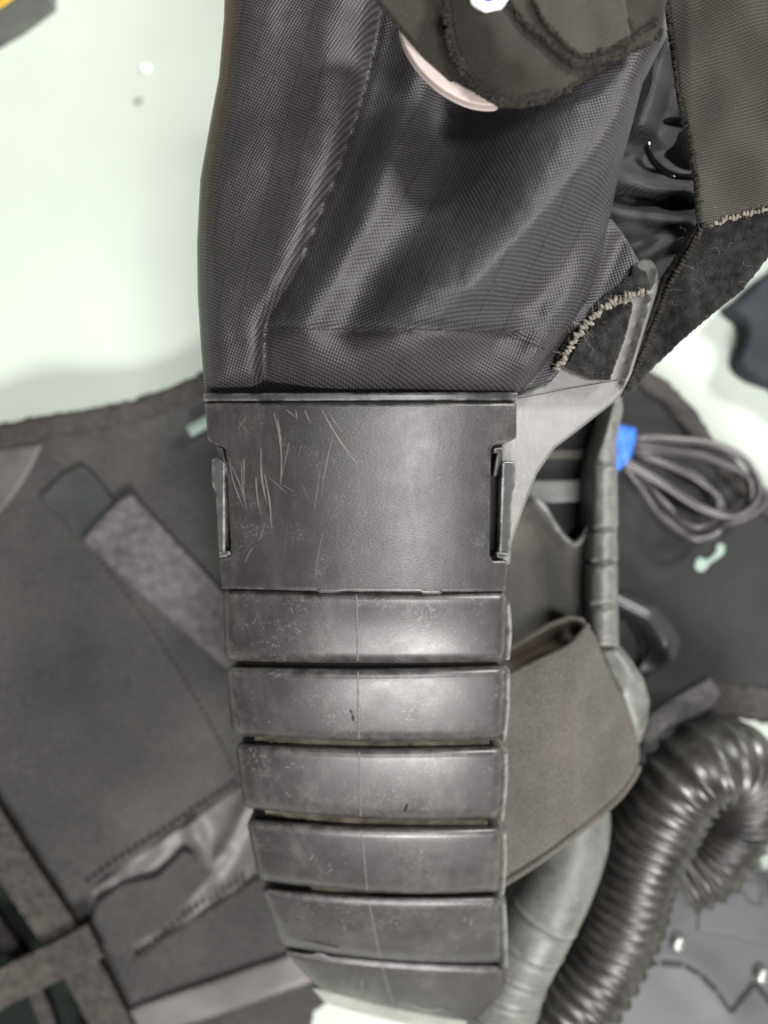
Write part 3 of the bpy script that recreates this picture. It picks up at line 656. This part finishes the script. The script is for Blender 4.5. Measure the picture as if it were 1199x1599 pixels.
lb = slab('dark_label', [(62, 775), (95, 742), (128, 724), (150, 745), (178, 780), (135, 848), (112, 838), (100, 812), (72, 795)], lambda X, Y: vz(X, Y) + .0028, .002, M_label, vo, r=5, step=8)
tape = slab('grey_tape', [(130, 844), (150, 815), (180, 785), (205, 770), (260, 830), (330, 905), (400, 985), (400, 1075), (352, 1042), (300, 996), (210, 918)], lambda X, Y: vz(X, Y) + .0030 + fold(X, Y, [(132, 842), (205, 772)], .003, 14), .0022, M_tape, vo, r=4, step=8)
tape['label'] = 'grey webbing tape sewn on at a slant'
stitches('stitch_row', [(155, 870), (200, 930), (250, 1000), (290, 1065), (330, 1130), (365, 1200), (385, 1240)], lambda X, Y: vz(X, Y) + .0003, M_thread, vo, 13, 8, 2.2)
# opening with a satin lining
slab('satin_lining', [(140, 1392), (200, 1345), (290, 1288), (375, 1228), (410, 1215), (420, 1372), (330, 1420), (215, 1502), (205, 1470), (250, 1430), (170, 1418)], lambda X, Y: vz(X, Y) + .0012 + fold(X, Y, [(300, 1290), (335, 1350), (390, 1250)], .004, 14) + fold(X, Y, [(160, 1400), (240, 1370), (290, 1330)], -.003, 9) + wav(X, Y, 35, .002, 3), .0015, M_satin, vo, r=4, step=7)
slab('pocket_flap', [(152, 1408), (190, 1380), (245, 1368), (285, 1328), (320, 1340), (332, 1365), (310, 1390), (255, 1450), (180, 1490), (135, 1460)], lambda X, Y: vz(X, Y) + .0042, .002, M_neo, vo, r=6, step=8, corner=6)
stitches('pocket_stitching', [(138, 1376), (190, 1338), (260, 1294), (330, 1246), (380, 1215)], lambda X, Y: vz(X, Y) + .0010, M_thread, vo, 13, 9, 4)
stitches('pocket_stitching', [(215, 1492), (260, 1450), (320, 1408), (400, 1362)], lambda X, Y: vz(X, Y) + .0030, M_thread, vo, 12, 9, 4.2)
strip('pocket_fold', [(212, 1502), (260, 1468), (330, 1425), (410, 1372)], 12, vz, .0030, .002, M_bind, vo, r=3, step=5)
strip('hem_band', [(120, 1640), (240, 1590), (340, 1556), (430, 1525), (500, 1500)], 56, vz, .0024, .0025, M_satin, vo, r=10, step=9)
for a, b, c, d in [((292, 672), (326, 655), 9, 0), ]:
    pass
tube('pale_eyelet', [P(296, 674, VZ + .004), P(312, 665, VZ + .0042), P(330, 655, VZ + .004)], .0026, M_eye, vo, 12, .5)
eyl = slab('pale_eyelet', [(1083, 880), (1090, 870), (1103, 873), (1116, 861), (1118, 850), (1129, 850), (1130, 863), (1120, 872), (1108, 880), (1098, 892), (1086, 890)], lambda X, Y: vz(X, Y) + .0012, .0014, M_eye, vo, r=4, step=4, curve=True)
hl = slab('purple_grey_tape', [(1000, 1152), (1010, 1120), (1050, 1092), (1108, 1060), (1124, 1085), (1100, 1112), (1040, 1135), (1010, 1165)], lambda X, Y: vz(X, Y) + .006, .002, M_tape, vo, r=4, step=8)

LT = thing('webbing_loop', 'small black webbing loop sticking up beside the grey arm', 'loop', P(1010, 980, VZ))
lpz = lambda X, Y: .034 + .012 * np.clip(1 - np.abs(X - 1000) / 60, 0, 1)
slab('loop_top', [(950, 926), (985, 922), (1020, 942), (1052, 978), (1064, 1006), (1048, 1034), (1012, 1052), (996, 1046), (1010, 1015), (1000, 985), (980, 962), (950, 950)], lambda X, Y: .036 + .010 * np.exp(-(dist_poly(X, Y, [(960, 935), (1010, 960), (1040, 1005)], False) / 22) ** 2), .0018, M_satdark, LT, r=5, step=6, corner=8, curve=True)
slab('loop_underside', [(950, 955), (978, 968), (998, 1000), (1000, 1040), (1015, 1056), (995, 1066), (950, 1000)], .030, .002, M_black, LT, r=4, step=7)

# webbing lying at the lower left, over the vest's edge
under = slab('black_underlayer', [(-300, 1200), (-60, 1200), (60, 1380), (200, 1640), (220, 1760), (-300, 1760)], .008, .004, M_olive, None, r=6, step=30)
tag(under, 'black cloth seen between the taupe webbing straps at lower left', 'cloth')
wz = lambda X, Y: vz(X, Y) + .006 + wav(X, Y, 30, .001, 2)
wb1 = tag(strip('webbing_strap', [(-140, 1090), (-30, 1270), (20, 1350), (80, 1440), (140, 1535), (210, 1680)], 62, wz, 0, .0025, M_web, None, r=4, step=8), 'long taupe webbing strap running down the edge of the vest', 'webbing', 'taupe webbing straps at lower left')
wb2 = tag(strip('webbing_strap', [(-120, 1610), (0, 1545), (70, 1510), (150, 1468)], 58, wz, .004, .0025, M_web, None, r=4, step=8), 'short taupe webbing strap crossing over the long one at the corner', 'webbing', 'taupe webbing straps at lower left')
tag(strip('webbing_strap', [(-40, 1400), (20, 1485), (60, 1560), (100, 1680)], 24, lambda X, Y: .014 + 0 * X, 0, .002, M_bind, None, r=3, step=8), 'narrow dark brown webbing edge between the two taupe straps', 'webbing', None)

# ================================================================== CABLE WITH BLUE TAPE
CB = thing('cable_bundle', 'coiled dark cable bundled with blue tape lying on the vest', 'cable', P(1060, 760, VZ))
def c7(x, y): return (780 + x / 2.862, 560 + y / 2.862)
wires = [([(560, 350), (640, 352), (760, 360), (950, 382), (1080, 440), (1150, 540), (1150, 630), (1090, 685), (1000, 700), (880, 660), (740, 570), (560, 470)], .036, .0017),
         ([(560, 375), (640, 385), (800, 408), (1000, 460), (1100, 530), (1120, 620), (1070, 680), (980, 690), (880, 650), (740, 560), (560, 450)], .032, .0014),
         ([(560, 400), (650, 412), (780, 420), (940, 450), (1060, 500), (1130, 570), (1190, 600), (1170, 660), (1080, 720), (1000, 740), (960, 790), (880, 805), (800, 770), (700, 680), (620, 560), (560, 480)], .030, .0016),
         ([(560, 410), (660, 440), (760, 480), (880, 540), (960, 610), (970, 700), (900, 750), (820, 730), (740, 650), (640, 530), (560, 460)], .029, .0014),
         ([(560, 420), (640, 450), (700, 480), (820, 490), (920, 560), (990, 650), (980, 720)], .028, .0012)]
for ln, z, rr in wires:
    pts = [Vector((*P(*c7(a, b), z + .002 * math.sin(i * 1.3)),)) for i, (a, b) in enumerate(ln)]
    tube('cable', catmull(pts, 8), rr, M_cable, CB, 10, .75)
slab('blue_tape', [c7(500, 290), c7(560, 298), c7(612, 310), c7(608, 360), c7(590, 430), c7(565, 470), c7(528, 505), c7(500, 500)], lambda X, Y: .0400 - .00002 * np.abs(Y - 700) + wav(X, Y, 14, .0015, 3), .009, M_blue, CB, r=6, rz=.002, step=5, jit=.6)

# ================================================================== CORRUGATED HOSE
def c8(x, y, z): return Vector(P(760 + x / 2.731, 1040 + y / 2.731, z))
hp = [c8(60, 1760, .050), c8(200, 1620, .052), c8(330, 1480, .054), c8(470, 1300, .055), c8(565, 1100, .056), c8(622, 900, .058), c8(700, 710, .061), c8(800, 540, .065), c8(910, 430, .066), c8(1010, 400, .061), c8(1070, 440, .052), c8(1085, 530, .043), c8(1060, 630, .037), c8(1010, 740, .035), c8(930, 830, .034), c8(800, 900, .033)]
hp = catmull(hp, 20)
for _ in range(60): hp = [hp[0]] + [(a + b * 2 + c) / 4 for a, b, c in zip(hp, hp[1:], hp[2:])] + [hp[-1]]
hp = resample(hp, .00055)
def corr(i, f):
    d = i * .00055; s = (d / .0051 + .25 * math.sin(d * 60)) % 1
    return .0150 + .0018 * (0.5 + 0.5 * math.cos(2 * math.pi * s)) ** 1.9 + .0003 * math.sin(d * 170)
HO = thing('corrugated_hose', 'shiny black corrugated hose bending over itself at lower right', 'hose', P(1000, 1350, .03))
hs = tube('hose_wall', hp, corr, M_hose, HO, 36, smooth=80)


# ================================================================== SLATE CASE LOWER RIGHT
CS = thing('slate_case', 'slate grey plastic case with bright screws under the hose at lower right', 'case', P(1100, 1500, 0))
cz = lambda X, Y: .030 - .0000 * X + fold(X, Y, [(985, 1520), (1040, 1492), (1090, 1515), (1140, 1575)], .0012, 30)
c_out = [(900, 1400), (1020, 1352), (1090, 1348), (1140, 1362), (1170, 1352), (1200, 1395), (1280, 1400), (1300, 1760), (820, 1760), (840, 1600)]
cs = slab('case_body', c_out, cz, .024, M_case, CS, r=8, rz=.002, step=12, corner=12)
slab('case_window', [(1100, 1378), (1140, 1384), (1146, 1408), (1098, 1400)], lambda X, Y: cz(X, Y) + .0006, .002, M_case2, CS, r=2, step=8, corner=3)
slab('case_window', [(1186, 1396), (1230, 1400), (1230, 1430), (1188, 1424)], lambda X, Y: cz(X, Y) + .0006, .002, M_case2, CS, r=2, step=8, corner=3)
slab('raised_cover', [(1092, 1372), (1152, 1380), (1175, 1412), (1280, 1420), (1280, 1492), (1180, 1474), (1150, 1464), (1088, 1456)], lambda X, Y: cz(X, Y) + .0005 + .0004, .002, M_case, CS, r=4, step=9, corner=6)
gro = [(975, 1530), (995, 1512), (1030, 1504), (1068, 1508), (1095, 1524), (1120, 1550), (1141, 1582), (1150, 1570), (1178, 1536), (1195, 1556), (1230, 1600)]
for k in range(len(gro) - 1):
    a, b = np.array(gro[k], float), np.array(gro[k + 1], float); d = b - a; nn = np.array((-d[1], d[0])) / np.linalg.norm(d) * (4.2 if k % 2 == 0 or k > 5 else 3.2)
    a2 = a + d * .05; b2 = b - d * (.02 if k > 4 else .08)
    slab('dark_slot', [tuple(a2 - nn), tuple(b2 - nn), tuple(b2 + nn), tuple(a2 + nn)], lambda X, Y: cz(X, Y) + .0004, .001, M_black, CS, r=0, step=8)
for (x, y) in [(1059, 1476), (1190, 1526)]:
    c = P(x, y, .033)
    V, F = [], []
    for j, (rr, zz) in enumerate([(.0030, .030), (.0030, .0325), (.0022, .0336), (.0010, .0338), (.0004, .0330)]):
        for k in range(16): V.append((c[0] + rr * math.cos(k * math.pi / 8), c[1] + rr * math.sin(k * math.pi / 8), zz))
    for j in range(4):
        for k in range(16): F.append((j * 16 + k, j * 16 + (k + 1) % 16, (j + 1) * 16 + (k + 1) % 16, (j + 1) * 16 + k))
    F.append(tuple(range(64, 80)))
    link('screw', V, F, M_metal, CS, 50)

# ================================================================== FAR THINGS ON THE TABLE
YB = thing('yellow_box', 'blurred yellow box over a grey slab for its shadow at the top left corner', 'box', P(-100, -100, 0))
slab('lid', [(-400, -350), (46, -350), (36, -58), (-10, -22), (-70, 12), (-400, 92)], .045, .012, M_yellow, YB, r=8, step=30)
slab('base', [(-400, -350), (52, -350), (42, -54), (-13, -14), (-75, 22), (-400, 102)], .0325, .0320, M_greyarm, YB, r=4, step=30)  # grey slab added under the lid in place of the box's soft shadow
tag(slab('dark_pouch', [(1135, 480), (1160, 462), (1199, 425), (1300, 380), (1300, 640), (1210, 606), (1170, 590), (1150, 565), (1162, 530), (1160, 505)], .012, .010, M_navy, None, r=14, rz=.004, step=12, curve=True), 'dark navy rounded pouch lying on the white table at the right edge', 'pouch')

tag(slab('white_fleck', [(222, 100), (232, 100), (236, 107), (230, 113), (222, 112), (219, 106)], .0012, .0011, M_white, None, r=4, step=4, curve=True), 'small white fleck lying on the pale table left of the nylon sleeve', 'fleck')
tag(slab('grey_fleck', [(212, 152), (222, 152), (226, 158), (220, 164), (211, 163)], .0008, .0007, M_pale, None, r=4, step=4, curve=True), 'faint grey fleck on the pale table just below the white fleck', 'fleck')
# loose pale fibres caught on the fleece and velcro
def lint(name, spots, zf, parent, w=.000022, n=1):
    V, F = [], []
    for cx, cy, L in spots:
        a = rng.uniform(0, 6.3); x, y = cx, cy; pts = []
        for k in range(9):
            z = float(zf(np.array([x]), np.array([y]))[0]) + .0004 + .0005 * rng.random(); pts.append(Vector(P(x, y, z)))
            a += rng.gauss(0, .55); x += math.cos(a) * L / 8; y += math.sin(a) * L / 8
        b = len(V)
        for k, p in enumerate(pts):
            t = (pts[min(k + 1, 8)] - pts[max(k - 1, 0)]).normalized(); sd = t.cross(Vector((0, 0, 1))).normalized() * w
            V += [p - sd, p + sd]
        F += [(b + 2 * k, b + 2 * k + 1, b + 2 * k + 3, b + 2 * k + 2) for k in range(8)]
    o = link(name, V, F, M_thread2, parent); o['kind'] = 'stuff'
lint('lint', [(rng.gauss(1120, 45), rng.gauss(400, 35), rng.uniform(8, 26)) for _ in range(16)], bz, fl)
lint('lint', [(rng.gauss(930, 40), rng.gauss(530, 35), rng.uniform(5, 14)) for _ in range(12)], lambda X, Y: .151 + 0 * X, patch)
